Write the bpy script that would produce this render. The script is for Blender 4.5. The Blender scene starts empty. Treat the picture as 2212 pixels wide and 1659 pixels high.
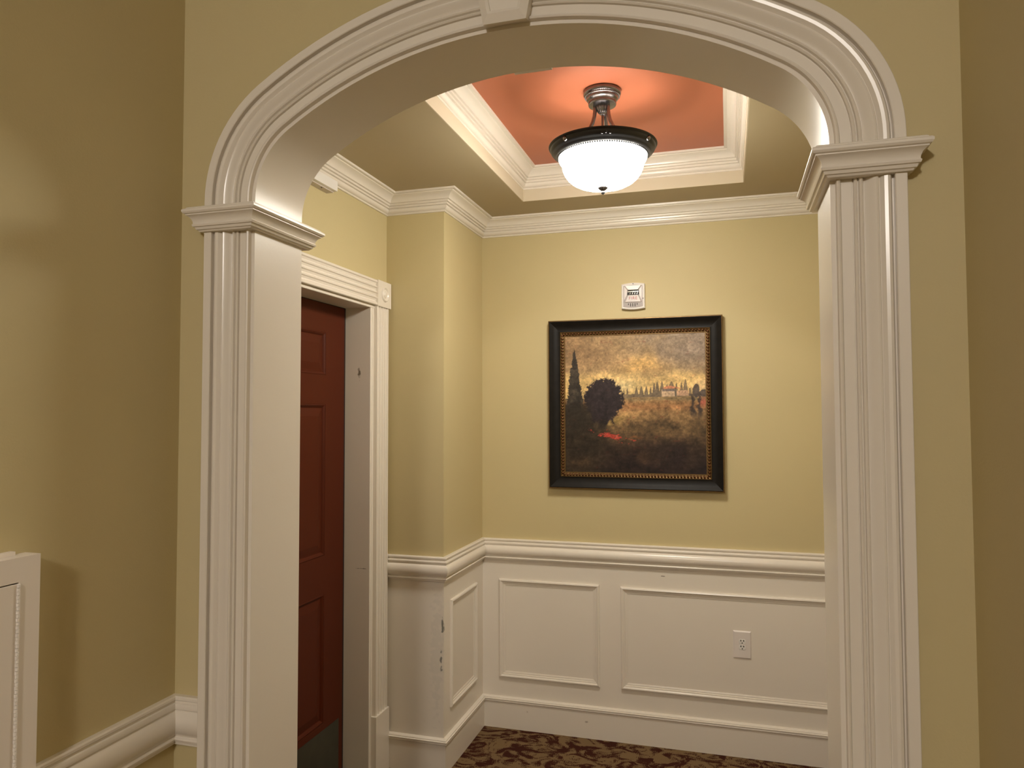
import bpy, bmesh, math, random
import numpy as np
from mathutils import Vector, Matrix

scn = bpy.context.scene
C = scn.collection

# ------------------------------------------------------------------ camera, world, exposure, hall light
cam_d = bpy.data.cameras.new('camera'); cam = bpy.data.objects.new('camera', cam_d); C.objects.link(cam)
cam_d.sensor_width = 36.0; cam_d.lens = 25.754; cam_d.clip_start = 0.02
cam.matrix_world = Matrix(((0.959078, 0.013819, 0.282805, 0.0),
                           (0.28313, -0.037179, -0.958361, 0.0),
                           (-0.002729, 0.999213, -0.03957, 1.5311),
                           (0, 0, 0, 1)))
scn.camera = cam
w = bpy.data.worlds.new('world'); scn.world = w; w.use_nodes = True
w.node_tree.nodes['Background'].inputs[0].default_value = (0, 0, 0, 1)
vs = scn.view_settings
vs.view_transform = 'Standard'; vs.look = 'None'; vs.gamma = 1.0; vs.exposure = 0.0
vs.use_curve_mapping = False

def point_light(name, loc, power, color, radius):
    d = bpy.data.lights.new(name, 'POINT'); d.energy = power; d.color = color; d.shadow_soft_size = radius
    o = bpy.data.objects.new(name, d); C.objects.link(o); o.location = loc
    return o
HALL_W, HALL_COL = 95.0, (1.0, 0.92, 0.84)
point_light('hall_ceiling_lamp_offscreen', (-0.32, -1.7, 2.6), HALL_W, HALL_COL, 0.10)
BOWL_STRENGTH, BULB_W = 76.0, 0.70
LAMP_COL = (1.0, 0.945, 0.83)

# ------------------------------------------------------------------ measures (metres)
D, T = 1.3665, 0.174                   # arch wall front face and thickness
XJL, XJR = -0.9866, 0.1747             # opening
XCO, XCOR = XJL - 0.1173, XJR + 0.1173   # casing outer edges
XC0 = (XJL + XJR) / 2; A = (XJR - XJL) / 2
XFL, XFR = -1.1826, 0.3803             # hall side walls
YB, XC, YN, XL = 3.4795, -1.1822, 2.9608, -1.4569
XR = 2 * XC0 - XL
ZCEIL, ZHALL, ZRED = 2.497, 2.78, 2.634
ZRAIL = 0.914
ZSP, BRISE, RS, RL = 1.998, 0.2935, 0.175, 0.9286
HY0, HYM, LBX0, LBX1 = -4.4, -0.1, -3.2, 2.4        # made-up lobby behind the viewer, wide to cut coloured bounce
TX0, TX1, TY0, TY1 = -0.890, 0.0768, 1.72, 3.197   # tray opening
LX, LY = -0.4004, 2.460

# ------------------------------------------------------------------ materials
def mat(name, col, rough=0.5, spec=0.5, metal=0.0, var=0.0, vscale=3.0, bump=0.0, bscale=250.0, marks=None, coat=0.0):
    m = bpy.data.materials.new(name); m.use_nodes = True
    nt = m.node_tree; N = nt.nodes; L = nt.links
    b = N['Principled BSDF']
    b.inputs['Roughness'].default_value = rough
    b.inputs['Specular IOR Level'].default_value = spec
    b.inputs['Metallic'].default_value = metal
    b.inputs['Coat Weight'].default_value = coat
    b.inputs['Base Color'].default_value = (*col, 1)
    geo = N.new('ShaderNodeNewGeometry')
    csock = None
    if var > 0:
        no = N.new('ShaderNodeTexNoise'); no.inputs['Scale'].default_value = vscale; no.inputs['Detail'].default_value = 6
        L.new(geo.outputs['Position'], no.inputs['Vector'])
        mx = N.new('ShaderNodeMix'); mx.data_type = 'RGBA'
        mx.inputs[6].default_value = (*[c * (1 - var) for c in col], 1); mx.inputs[7].default_value = (*[min(1, c * (1 + var)) for c in col], 1)
        L.new(no.outputs['Fac'], mx.inputs[0]); csock = mx.outputs[2]
    for (pos, size, mcol, amt) in (marks or []):
        # a stain with a shape of its own: ellipsoid mask times noise
        mp = N.new('ShaderNodeVectorMath'); mp.operation = 'SUBTRACT'; mp.inputs[1].default_value = pos
        L.new(geo.outputs['Position'], mp.inputs[0])
        dv = N.new('ShaderNodeVectorMath'); dv.operation = 'DIVIDE'; dv.inputs[1].default_value = size
        L.new(mp.outputs[0], dv.inputs[0])
        ln = N.new('ShaderNodeVectorMath'); ln.operation = 'LENGTH'; L.new(dv.outputs[0], ln.inputs[0])
        nz = N.new('ShaderNodeTexNoise'); nz.inputs['Scale'].default_value = 45; nz.inputs['Detail'].default_value = 5
        L.new(geo.outputs['Position'], nz.inputs['Vector'])
        ad = N.new('ShaderNodeMath'); ad.operation = 'MULTIPLY_ADD'; L.new(nz.outputs['Fac'], ad.inputs[0]); ad.inputs[1].default_value = 2.2; L.new(ln.outputs['Value'], ad.inputs[2])
        rp = N.new('ShaderNodeMapRange'); rp.inputs[1].default_value = 1.75; rp.inputs[2].default_value = 1.45; rp.inputs[3].default_value = 0; rp.inputs[4].default_value = amt
        L.new(ad.outputs[0], rp.inputs[0])
        mx = N.new('ShaderNodeMix'); mx.data_type = 'RGBA'
        if csock: L.new(csock, mx.inputs[6])
        else: mx.inputs[6].default_value = (*col, 1)
        mx.inputs[7].default_value = (*mcol, 1); L.new(rp.outputs[0], mx.inputs[0]); csock = mx.outputs[2]
    if csock: L.new(csock, b.inputs['Base Color'])
    if bump > 0:
        no = N.new('ShaderNodeTexNoise'); no.inputs['Scale'].default_value = bscale; no.inputs['Detail'].default_value = 3
        L.new(geo.outputs['Position'], no.inputs['Vector'])
        bp = N.new('ShaderNodeBump'); bp.inputs['Strength'].default_value = bump; bp.inputs['Distance'].default_value = 0.002
        L.new(no.outputs['Fac'], bp.inputs['Height']); L.new(bp.outputs[0], b.inputs['Normal'])
    return m

WALLC = (0.58, 0.49, 0.27)
TRIMC = (0.81, 0.75, 0.66)              # one trim paint, in the hall and in the alcove
M = {}
M['wall'] = mat('yellow_wall_paint', WALLC, 0.55, 0.3, var=0.03, bump=0.12)
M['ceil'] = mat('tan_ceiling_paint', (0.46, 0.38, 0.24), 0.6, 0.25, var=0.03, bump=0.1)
M['white_ceil'] = mat('added_hall_ceiling_white', (0.78, 0.76, 0.72), 0.6, 0.25, var=0.02)  # unseen ceiling, white so that its bounce stays neutral
M['red'] = mat('terracotta_ceiling_paint', (0.50, 0.155, 0.08), 0.42, 0.45, var=0.05, vscale=2)
M['trim'] = mat('white_trim_paint', TRIMC, 0.26, 0.6, var=0.02)
M['trim_in'] = M['trim']
M['jamb'] = mat('jamb_trim_paint', TRIMC, 0.33, 0.4, var=0.02, bump=0.06, bscale=160)
scuffs = [((XC - 0.004, YN, 0.62), (0.008, 0.02, 0.06), (0.07, 0.07, 0.06), 0.8),
          ((XC - 0.010, YN, 0.47), (0.009, 0.02, 0.06), (0.07, 0.07, 0.06), 0.8),
          ((XC - 0.03, YN, 0.5), (0.05, 0.03, 0.4), (0.42, 0.43, 0.40), 0.14),
          ((-0.30, YB, 0.775), (0.016, 0.02, 0.004), (0.2, 0.17, 0.13), 0.8)]
M['wains'] = mat('wainscot_paint', TRIMC, 0.36, 0.5, var=0.025, bump=0.03, marks=scuffs)
M['base'] = mat('baseboard_paint', TRIMC, 0.36, 0.5, var=0.03,
                marks=[((-0.66, YB, 0.075), (0.012, 0.03, 0.010), (0.3, 0.24, 0.18), 0.7), ((-0.95, YB, 0.09), (0.012, 0.03, 0.008), (0.4, 0.33, 0.26), 0.6),
                       ((XC - 0.055, YN, 0.05), (0.012, 0.03, 0.05), (0.15, 0.12, 0.1), 0.8)])
M['frame_paint'] = mat('door_frame_paint', TRIMC, 0.4, 0.4, var=0.03,
                       marks=[((XL - 0.045, 2.7978, 1.70), (0.014, 0.02, 0.035), (0.16, 0.12, 0.07), 0.9), ((XL - 0.03, 2.7978, 0.88), (0.035, 0.02, 0.003), (0.1, 0.08, 0.05), 0.8)])
M['door'] = mat('brick_red_door_paint', (0.088, 0.0145, 0.003), 0.55, 0.22, var=0.06, vscale=5)
M['kick'] = mat('dark_kick_metal', (0.10, 0.10, 0.075), 0.42, 0.5, metal=0.7, var=0.2, vscale=20)
M['gap_black'] = mat('black_gap_fill', (0.008, 0.007, 0.007), 0.7)  # plain black for the gap round the leaf
M['pewter'] = mat('aged_pewter', (0.22, 0.21, 0.22), 0.24, 0.5, metal=1.0, var=0.4, vscale=60, bump=0.1, bscale=400)
M['bronze'] = mat('dark_bronze_lamp_metal', (0.018, 0.0175, 0.019), 0.38, 0.5, metal=0.3, var=0.3, vscale=40)
M['frame_black'] = mat('black_wood_frame', (0.010, 0.0085, 0.007), 0.48, 0.18, var=0.5, vscale=30)
M['frame_gold'] = mat('worn_gold_edge', (0.17, 0.10, 0.035), 0.4, 0.5, metal=0.6, var=0.5, vscale=50)
M['frame_bead'] = mat('dark_copper_bead', (0.12, 0.052, 0.02), 0.27, 0.6, metal=0.75, var=0.5, vscale=70)
M['plastic'] = mat('white_plastic', (0.83, 0.80, 0.76), 0.35, 0.5, var=0.02)
M['plastic_grey'] = mat('pale_grey_plastic', (0.60, 0.54, 0.51), 0.3, 0.5, var=0.03, vscale=40)
M['face_grey'] = mat('strobe_face_plastic', (0.47, 0.43, 0.42), 0.35, 0.5, var=0.05, vscale=30)
M['plate'] = mat('outlet_plate_plastic', (0.80, 0.74, 0.70), 0.35, 0.5, var=0.02)
M['socket_dark'] = mat('dark_slot', (0.012, 0.009, 0.007), 0.6)
M['firered'] = mat('fire_lettering', (0.40, 0.085, 0.06), 0.5)
M['chrome'] = mat('strobe_reflector', (0.75, 0.74, 0.72), 0.12, 0.5, metal=1.0, var=0.1, vscale=90)
M['cab'] = mat('white_cabinet_paint', (0.80, 0.725, 0.64), 0.4, 0.45, var=0.02)
M['hinge'] = mat('painted_hinge', (0.86, 0.81, 0.75), 0.35, 0.5, var=0.03)

def emis(name, col, strength):
    m = bpy.data.materials.new(name); m.use_nodes = True; nt = m.node_tree
    b = nt.nodes['Principled BSDF']; b.inputs['Base Color'].default_value = (0.9, 0.88, 0.85, 1)
    b.inputs['Emission Color'].default_value = (*col, 1); b.inputs['Emission Strength'].default_value = strength
    b.inputs['Roughness'].default_value = 0.25
    no = nt.nodes.new('ShaderNodeTexNoise'); no.inputs['Scale'].default_value = 12
    mx = nt.nodes.new('ShaderNodeMix'); mx.data_type = 'RGBA'
    mx.inputs[6].default_value = (*[c * 0.97 for c in col], 1); mx.inputs[7].default_value = (*col, 1)
    nt.links.new(no.outputs['Fac'], mx.inputs[0]); nt.links.new(mx.outputs[2], b.inputs['Emission Color'])
    return m
M['bowl'] = emis('frosted_glass_lit', LAMP_COL, BOWL_STRENGTH)

def carpet_mat():
    m = bpy.data.materials.new('leaf_scroll_carpet'); m.use_nodes = True; nt = m.node_tree; N = nt.nodes; L = nt.links
    b = N['Principled BSDF']; b.inputs['Roughness'].default_value = 0.95; b.inputs['Specular IOR Level'].default_value = 0.1
    geo = N.new('ShaderNodeNewGeometry')
    def noise(scale, det, dist, vec):
        n = N.new('ShaderNodeTexNoise'); n.inputs['Scale'].default_value = scale; n.inputs['Detail'].default_value = det; n.inputs['Distortion'].default_value = dist
        L.new(vec, n.inputs['Vector']); return n.outputs['Fac']
    def math_(op, a, bb, c=None):
        n = N.new('ShaderNodeMath'); n.operation = op
        for i, v in enumerate((a, bb, c)):
            if v is None: continue
            if isinstance(v, (int, float)): n.inputs[i].default_value = v
            else: L.new(v, n.inputs[i])
        return n.outputs[0]
    pos = geo.outputs['Position']
    mpn = N.new('ShaderNodeMapping'); mpn.inputs['Scale'].default_value = (0.72, 1.0, 1.0); L.new(pos, mpn.inputs['Vector'])
    big = noise(12.0, 3.0, 2.2, mpn.outputs[0])
    # feathered loom hatching: fine bands that break the motif's edges
    wv = N.new('ShaderNodeTexWave'); wv.wave_type = 'BANDS'; wv.bands_direction = 'X'
    wv.inputs['Scale'].default_value = 55; wv.inputs['Distortion'].default_value = 5.0; wv.inputs['Detail'].default_value = 1; wv.inputs['Detail Scale'].default_value = 2
    L.new(pos, wv.inputs['Vector'])
    # veins: ridged noise
    rid = noise(9.0, 2.0, 3.0, pos)
    rid = math_('ABSOLUTE', math_('SUBTRACT', rid, 0.5), 0)
    v = math_('ADD', big, math_('MULTIPLY', math_('SUBTRACT', wv.outputs['Fac'], 0.5), 0.11))
    v = math_('ADD', v, math_('MULTIPLY', math_('SUBTRACT', rid, 0.07), -0.35))
    fine = noise(350, 2, 0, pos)
    v = math_('ADD', v, math_('MULTIPLY', math_('SUBTRACT', fine, 0.5), 0.06))
    mr = N.new('ShaderNodeMapRange'); mr.inputs[1].default_value = 0.505; mr.inputs[2].default_value = 0.525; L.new(v, mr.inputs[0])
    mx = N.new('ShaderNodeMix'); mx.data_type = 'RGBA'
    mx.inputs[6].default_value = (0.24, 0.155, 0.075, 1); mx.inputs[7].default_value = (0.060, 0.016, 0.009, 1)
    L.new(mr.outputs[0], mx.inputs[0])
    mv = N.new('ShaderNodeMix'); mv.data_type = 'RGBA'; mv.blend_type = 'MULTIPLY'; mv.inputs[0].default_value = 0.35
    L.new(mx.outputs[2], mv.inputs[6]); f2 = noise(500, 1, 0, pos)
    L.new(f2, mv.inputs[7]); L.new(mv.outputs[2], b.inputs['Base Color'])
    bp = N.new('ShaderNodeBump'); bp.inputs['Strength'].default_value = 0.5; bp.inputs['Distance'].default_value = 0.004
    L.new(fine, bp.inputs['Height']); L.new(bp.outputs[0], b.inputs['Normal'])
    return m
M['carpet'] = carpet_mat()

# ------------------------------------------------------------------ mesh helpers
def link(name, me, material, parent=None):
    o = bpy.data.objects.new(name, me); C.objects.link(o)
    if material is not None and not me.materials: me.materials.append(material)
    if parent is not None: o.parent = parent
    return o
def from_bm(name, bm, material, parent=None, smooth=False, angle=None):
    bmesh.ops.remove_doubles(bm, verts=bm.verts, dist=1e-6)
    bmesh.ops.recalc_face_normals(bm, faces=bm.faces)
    me = bpy.data.meshes.new(name); bm.to_mesh(me); bm.free()
    if smooth:
        for p in me.polygons: p.use_smooth = True
        if angle: me.set_sharp_from_angle(angle=math.radians(angle))
    return link(name, me, material, parent)
def bbox(bm, x0, x1, y0, y1, z0, z1, bev=0.0):
    r = bmesh.ops.create_cube(bm, size=1.0, matrix=Matrix.Translation(((x0+x1)/2, (y0+y1)/2, (z0+z1)/2)) @ Matrix.Diagonal((abs(x1-x0), abs(y1-y0), abs(z1-z0), 1)))
    if bev > 0:
        es = list({e for v in r['verts'] for e in v.link_edges})
        bmesh.ops.bevel(bm, geom=es, offset=bev, segments=2, profile=0.7, affect='EDGES')
def box(name, x0, x1, y0, y1, z0, z1, material, parent=None, bev=0.0):
    bm = bmesh.new(); bbox(bm, x0, x1, y0, y1, z0, z1, bev)
    return from_bm(name, bm, material, parent)
def loft(bm, rings, closed=False, caps=True):
    vs_ = [[bm.verts.new(p) for p in r] for r in rings]
    n = len(rings[0]); k = len(rings)
    for i in range(k if closed else k - 1):
        a, b = vs_[i], vs_[(i + 1) % k]
        for j in range(n):
            bm.faces.new((a[j], a[(j+1) % n], b[(j+1) % n], b[j]))
    if caps and not closed:
        bm.faces.new(vs_[0]); bm.faces.new(list(reversed(vs_[-1])))
def lathe(bm, prof, cx, cy, seg=64, closed=False):
    rings = []
    for r, z in prof:
        if r < 1e-6: rings.append([bm.verts.new((cx, cy, z))])
        else: rings.append([bm.verts.new((cx + r*math.cos(2*math.pi*i/seg), cy + r*math.sin(2*math.pi*i/seg), z)) for i in range(seg)])
    m = len(rings)
    for k in range(m if closed else m - 1):
        a, b = rings[k], rings[(k+1) % m]
        for i in range(seg):
            j = (i+1) % seg
            if len(a) == 1 and len(b) == 1: continue
            if len(a) == 1: bm.faces.new((a[0], b[i], b[j]))
            elif len(b) == 1: bm.faces.new((a[i], a[j], b[0]))
            else: bm.faces.new((a[i], a[j], b[j], b[i]))
def tube(bm, pts, rad, seg=10):
    pts = [Vector(p) for p in pts]; rings = []
    for i, p in enumerate(pts):
        t = (pts[min(i+1, len(pts)-1)] - pts[max(i-1, 0)]).normalized()
        u = t.orthogonal().normalized() if i == 0 else (u - t * u.dot(t)).normalized()
        v = t.cross(u); r = rad(i/(len(pts)-1)) if callable(rad) else rad
        rings.append([p + u*r*math.cos(2*math.pi*k/seg) + v*r*math.sin(2*math.pi*k/seg) for k in range(seg)])
    loft(bm, rings)
def empty(name, loc=(0, 0, 0)):
    o = bpy.data.objects.new(name, None); C.objects.link(o); o.location = loc; o.empty_display_size = 0.05
    return o
def tag(o, label=None, cat=None, group=None, kind=None):
    if label: o['label'] = label
    if cat: o['category'] = cat
    if group: o['group'] = group
    if kind: o['kind'] = kind
    return o
def struct(o, label, cat=None): return tag(o, label, cat, kind='structure')

def wall_run(path, prof, z, side, material, parent, name, angle=35):
    """moulding pieces along a plan path; prof = closed (out, height) outline; one mitred piece per wall"""
    P = [Vector((p[0], p[1])) for p in path]; ns = []
    for a, b in zip(P, P[1:]):
        d = (b - a).normalized(); ns.append(Vector((-d.y, d.x)) * side)
    ms = []
    for i in range(len(P)):
        if i == 0: ms.append(ns[0])
        elif i == len(P) - 1: ms.append(ns[-1])
        else: ms.append((ns[i-1] + ns[i]) / (1 + ns[i-1].dot(ns[i])))
    for i in range(len(P) - 1):
        bm = bmesh.new()
        loft(bm, [[(P[k].x + ms[k].x*o, P[k].y + ms[k].y*o, z + h) for o, h in prof] for k in (i, i+1)])
        from_bm(name, bm, material, parent, True, angle)
def rect_frame(O, U, V, N, u0, u1, v0, v1, prof, material, parent, name, closed_mesh=None, angle=35):
    """four mitred rails; prof = closed (inset, proud) outline"""
    O, U, V, N = Vector(O), Vector(U), Vector(V), Vector(N)
    def ring(k):
        cu, cv, su, sv = [(u0, v0, 1, 1), (u1, v0, -1, 1), (u1, v1, -1, -1), (u0, v1, 1, -1)][k]
        return [O + U*(cu + su*a) + V*(cv + sv*a) + N*h for a, h in prof]
    if closed_mesh:
        bm = bmesh.new(); loft(bm, [ring(k) for k in range(4)], closed=True)
        return from_bm(name, bm, material, parent, True, angle)
    for k in range(4):
        bm = bmesh.new(); loft(bm, [ring(k), ring((k+1) % 4)])
        from_bm(name, bm, material, parent, True, angle)

# ------------------------------------------------------------------ the arch curve (three-centred)
def arch_pts(n_s=14, n_l=30):
    """(x, z, nx, nz) from left spring to right spring; n points out of the opening"""
    cs = A - RS; cz = BRISE - RL
    th = math.atan2(cs, -cz)                        # half angle of the big arc
    pts = []
    for i in range(n_s):
        a = math.pi - (math.pi/2 - th) * i / n_s
        pts.append((XC0 - cs + RS*math.cos(a), ZSP + RS*math.sin(a), math.cos(a), math.sin(a)))
    for i in range(n_l + 1):
        a = math.pi/2 + th - 2*th*i/n_l
        pts.append((XC0 + RL*math.cos(a), ZSP + cz + RL*math.sin(a), math.cos(a), math.sin(a)))
    for i in range(1, n_s + 1):
        a = (math.pi/2 - th) * (1 - i/n_s)
        pts.append((XC0 + cs + RS*math.cos(a), ZSP + RS*math.sin(a), math.cos(a), math.sin(a)))
    return pts
ARCH = arch_pts()

# ------------------------------------------------------------------ setting: floor, ceilings, walls
struct(box('floor', LBX0 - 0.1, LBX1 + 0.1, HY0 - 0.1, YB + 0.1, -0.1, 0.0, M['carpet']), 'brown carpet with dark maroon leaf scroll pattern', 'floor')

def wall_arch():
    LIN = 0.014                                     # lining thickness: the wall opening is that much larger
    bm = bmesh.new(); ztop = 2.85
    x0, x1 = XL - 0.2, XR + 0.2
    pts = [(x + nx*LIN, z + nz*LIN) for x, z, nx, nz in ARCH]
    bbox(bm, x0, pts[0][0], D, D + T, 0, ztop); bbox(bm, pts[-1][0], x1, D, D + T, 0, ztop)
    for (xa, za), (xb, zb) in zip(pts, pts[1:]):
        f = [bm.verts.new(p) for p in ((xa, D, za), (xb, D, zb), (xb, D, ztop), (xa, D, ztop))]
        g = [bm.verts.new(p) for p in ((xa, D+T, za), (xb, D+T, zb), (xb, D+T, ztop), (xa, D+T, ztop))]
        bm.faces.new(f); bm.faces.new(g[::-1]); bm.faces.new((f[0], g[0], g[1], f[1])); bm.faces.new((f[2], g[2], g[3], f[3]))
    me = bpy.data.meshes.new('wall_arch')
    bm.normal_update()
    bmesh.ops.recalc_face_normals(bm, faces=bm.faces); bm.to_mesh(me); bm.free()
    return link('wall_arch', me, M['wall'])
struct(wall_arch(), 'yellow painted wall with the wide arched opening', 'wall')
struct(box('wall_hall_left', LBX0, XFL, HYM, D, 0, 2.85, M['wall']), 'plain yellow hall wall that carries the white cabinet', 'wall')
struct(box('wall_hall_right', XFR, LBX1, HYM, D, 0, 2.85, M['wall']), 'plain bare yellow hall wall beside the arch', 'wall')
struct(box('wall_added_end', LBX0 - 0.1, LBX1 + 0.1, HY0 - 0.1, HY0, 0, 2.85, M['wall']), 'unseen yellow end wall of the made-up lobby behind the viewer', 'wall')  # lobby walls are unseen, added to open up the hall for its light
struct(box('wall_added_left', LBX0 - 0.1, LBX0, HY0, D, 0, 2.85, M['wall']), 'unseen yellow wall of the made-up lobby far left behind the viewer', 'wall')
struct(box('wall_added_right', LBX1, LBX1 + 0.1, HY0, D, 0, 2.85, M['wall']), 'unseen yellow wall of the made-up lobby far right behind the viewer', 'wall')
struct(box('ceiling_hall_added', LBX0 - 0.1, LBX1 + 0.1, HY0 - 0.1, D, ZHALL, ZHALL + 0.08, M['white_ceil']), 'unseen white hall ceiling added for bounce light in front of the arch', 'ceiling')  # added out of view to bounce the hall lamp's light

wb = box('wall_back', XL - 0.2, XR + 0.2, YB, YB + 0.1, 0, 2.75, M['wall'])
struct(wb, 'yellow back wall of the alcove behind the framed painting', 'wall')
box('wainscot_panel', XC, XR, YB - 0.002, YB + 0.01, 0, ZRAIL - 0.05, M['wains'], wb)
wc = box('wall_corner', XL - 0.2, XC, YN, YB, 0, 2.75, M['wall'])
struct(wc, 'yellow boxed-out corner between the door and back wall', 'wall')
box('wainscot_panel', XC - 0.01, XC + 0.002, YN - 0.002, YB, 0, ZRAIL - 0.05, M['wains'], wc)
box('wainscot_panel', XL, XC - 0.01, YN - 0.002, YN + 0.01, 0, ZRAIL - 0.05, M['wains'], wc)
DY0, DY1, DZ = 1.885, 2.7978, 1.9806               # door opening
FT = 0.034                                          # metal frame face width
bm = bmesh.new()
bbox(bm, XL - 0.2, XL, D + T, DY0 - FT, 0, 2.75); bbox(bm, XL - 0.2, XL, DY1 + FT, YN, 0, 2.75); bbox(bm, XL - 0.2, XL, DY0 - FT, DY1 + FT, DZ + FT, 2.75)
struct(from_bm('wall_left', bm, M['wall']), 'yellow alcove wall around the brick red door', 'wall')
wr = box('wall_right', XR, XR + 0.1, D + T, YB, 0, 2.75, M['wall'])
box('wainscot_panel', XR - 0.002, XR + 0.01, D + T + 0.1, YB - 0.002, 0, ZRAIL - 0.05, M['wains'], wr)
struct(wr, 'yellow alcove wall hidden behind the right arch pier', 'wall')
# alcove ceiling with tray opening
bm = bmesh.new()
zt = ZRED + 0.06
bbox(bm, XL, TX0, D + T, YB, ZCEIL, zt); bbox(bm, TX1, XR, D + T, YB, ZCEIL, zt)
bbox(bm, TX0, TX1, D + T, TY0, ZCEIL, zt); bbox(bm, TX0, TX1, TY1, YB, ZCEIL, zt)
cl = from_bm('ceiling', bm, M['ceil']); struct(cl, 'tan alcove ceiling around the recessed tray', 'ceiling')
tr = box('ceiling_tray', TX0 - 0.0, TX1 + 0.0, TY0, TY1, ZRED, zt, M['red'])
struct(tr, 'terracotta red recessed tray ceiling above the lamp', 'ceiling')
# cream band round the foot of the tray
M['band'] = mat('cream_tray_band', (0.62, 0.54, 0.40), 0.5, 0.3, var=0.02)
rect_frame((0, 0, ZCEIL), (1, 0, 0), (0, 1, 0), (0, 0, 1), TX0, TX1, TY0, TY1, [(0, 0.0), (0.004, 0.0), (0.004, 0.055), (0, 0.055)], M['band'], tr, 'tray_band')

# ------------------------------------------------------------------ mouldings
CROWN = [(0, 0), (.006, 0), (.008, .002), (.008, .004), (.0045, .006), (.0045, .008), (.010, .009), (.015, .013), (.018, .019), (.0185, .0235), (.0145, .0255), (.0145, .0275), (.023, .0285), (.024, .034),
         (.0205, .0355), (.0205, .0375), (.0295, .0385), (.031, .044), (.0285, .0455), (.0285, .047), (.0365, .048), (.0375, .051), (.041, .058), (.048, .065),
         (.057, .070), (.065, .0725), (.0665, .0735), (.0665, .0765), (.079, .0765), (.080, .0845), (0, .0845)]
ZC0 = ZCEIL - 0.0845
t = empty('trim_1'); struct(t, 'white stepped crown moulding around the alcove ceiling', 'trim')
wall_run([(XL, D + T), (XL, YN), (XC, YN), (XC, YB), (XR, YB), (XR, D + T)], CROWN, ZC0, -1, M['trim_in'], t, 'crown_piece')
t = empty('trim_2'); struct(t, 'bright white crown moulding inside the red tray ceiling', 'trim')
wall_run([(TX0, TY0), (TX0, TY1), (TX1, TY1), (TX1, TY0)], CROWN, ZRED - 0.0845, -1, M['trim_in'], t, 'crown_piece')
wall_run([(TX1, TY0), (TX0, TY0)], CROWN, ZRED - 0.0845, -1, M['trim_in'], t, 'crown_piece')

RAIL = [(0, 0), (.015, 0), (.018, -.003), (.018, -.008), (.014, -.0105), (.014, -.0145), (.019, -.016), (.0215, -.021), (.020, -.027), (.0165, -.0295),
        (.0165, -.032), (.0225, -.036), (.0275, -.043), (.030, -.052), (.030, -.061), (.0275, -.070), (.0225, -.078), (.0155, -.084), (.0145, -.087),
        (.019, -.0885), (.021, -.092), (.019, -.0965), (.013, -.0985), (.012, -.105), (0, -.107)]
t = empty('trim_3'); struct(t, 'white rounded chair rail above the wainscot of the alcove', 'trim')
wall_run([(XL + 0.0, YN), (XC, YN), (XC, YB), (XR, YB), (XR, D + T + 0.2)], RAIL, ZRAIL, -1, M['trim_in'], t, 'rail_piece')
t = empty('trim_4'); struct(t, 'white chair rail in the hall corner left of the arch', 'trim')
wall_run([(XFL, 0.999), (XFL, D), (XCO, D)], [(o_ * 0.74, h_) for o_, h_ in RAIL], ZRAIL, -1, M['trim'], t, 'rail_piece')

BASE = [(0, 0), (.014, 0), (.014, .124), (.018, .125), (.020, .129), (.018, .133), (.021, .1345), (.022, .139), (.017, .1415), (.017, .1445), (.012, .148), (.004, .150), (0, .150)]
t = empty('baseboard_back'); struct(t, 'tall white baseboard with beaded cap along the alcove', 'baseboard')
wall_run([(XL, YN), (XC, YN), (XC, YB), (XR, YB), (XR, D + T + 0.05)], BASE, 0, -1, M['base'], t, 'board_piece')
t = empty('baseboard_hall'); struct(t, 'white baseboard along the hall walls by the arch', 'baseboard')
wall_run([(XFL, HYM), (XFL, D), (XCO - 0.003, D)], BASE, 0, -1, M['base'], t, 'board_piece')
wall_run([(XCOR + 0.003, D), (XFR, D), (XFR, HYM)], BASE, 0, -1, M['base'], t, 'board_piece')

PANEL = [(0, 0.0), (0, .009), (.003, .013), (.008, .0145), (.012, .0125), (.014, .009), (.019, .0085), (.0205, .0055), (.026, .005), (.0275, .0042), (.031, .0036), (.031, 0.0)]
def panel(name, label, O, U, N, u0, u1, z0, z1):
    t = empty(name); struct(t, label, 'trim')
    rect_frame(O, U, (0, 0, 1), N, u0, u1, z0, z1, PANEL, M['trim_in'], t, 'moulding_strip')
panel('trim_5', 'small rectangular white wainscot moulding left of the outlet', (0, YB, 0), (1, 0, 0), (0, -1, 0), -1.0935, -0.597, 0.242, 0.7175)
panel('trim_6', 'long white wainscot moulding framing the power outlet', (0, YB, 0), (1, 0, 0), (0, -1, 0), -0.497, 0.555, 0.242, 0.7145)
panel('trim_7', 'narrow white wainscot moulding on the boxed-out corner', (XC, 0, 0), (0, 1, 0), (1, 0, 0), 3.03, 3.372, 0.2535, 0.7155)

# ------------------------------------------------------------------ the archway trim
def casing_profile():
    # (outward from the opening edge, proud) of the moulded casing
    W0 = 0.008; W = XCOR - XJR
    s = W - W0
    raw = [(0, 0), (0, .011), (.010, .0145), (.035, .016), (.060, .0145), (.075, .0105), (.080, .0085), (.238, .0085), (.245, .006), (.255, .006), (.262, .0115), (.285, .0140), (.305, .0125), (.315, .009),
           (.325, .009), (.340, .0145), (.362, .0165), (.385, .0145), (.395, .0085), (.405, .0070), (.430, .0080), (.480, .0125), (.530, .0175), (.570, .0195), (.598, .0185), (.612, .0145), (.625, .0142),
           (.640, .0165), (.680, .0205), (.730, .0215), (.770, .0195), (.795, .0145), (.803, .0095), (.825, .0095), (.828, .0220), (.840, .0235), (.990, .0235), (1.0, .0225), (1.0, 0)]
    return [(W0 + f*s, h) for f, h in raw]
CAS = casing_profile()
ta = empty('trim_8', (XC0, D, 0)); struct(ta, 'broad white moulded casing and lining of the arched opening', 'trim')
def put(o):                                         # children keep world placement
    o.parent = ta; o.matrix_parent_inverse = Matrix.Translation((-XC0, -D, 0)); return o
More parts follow.
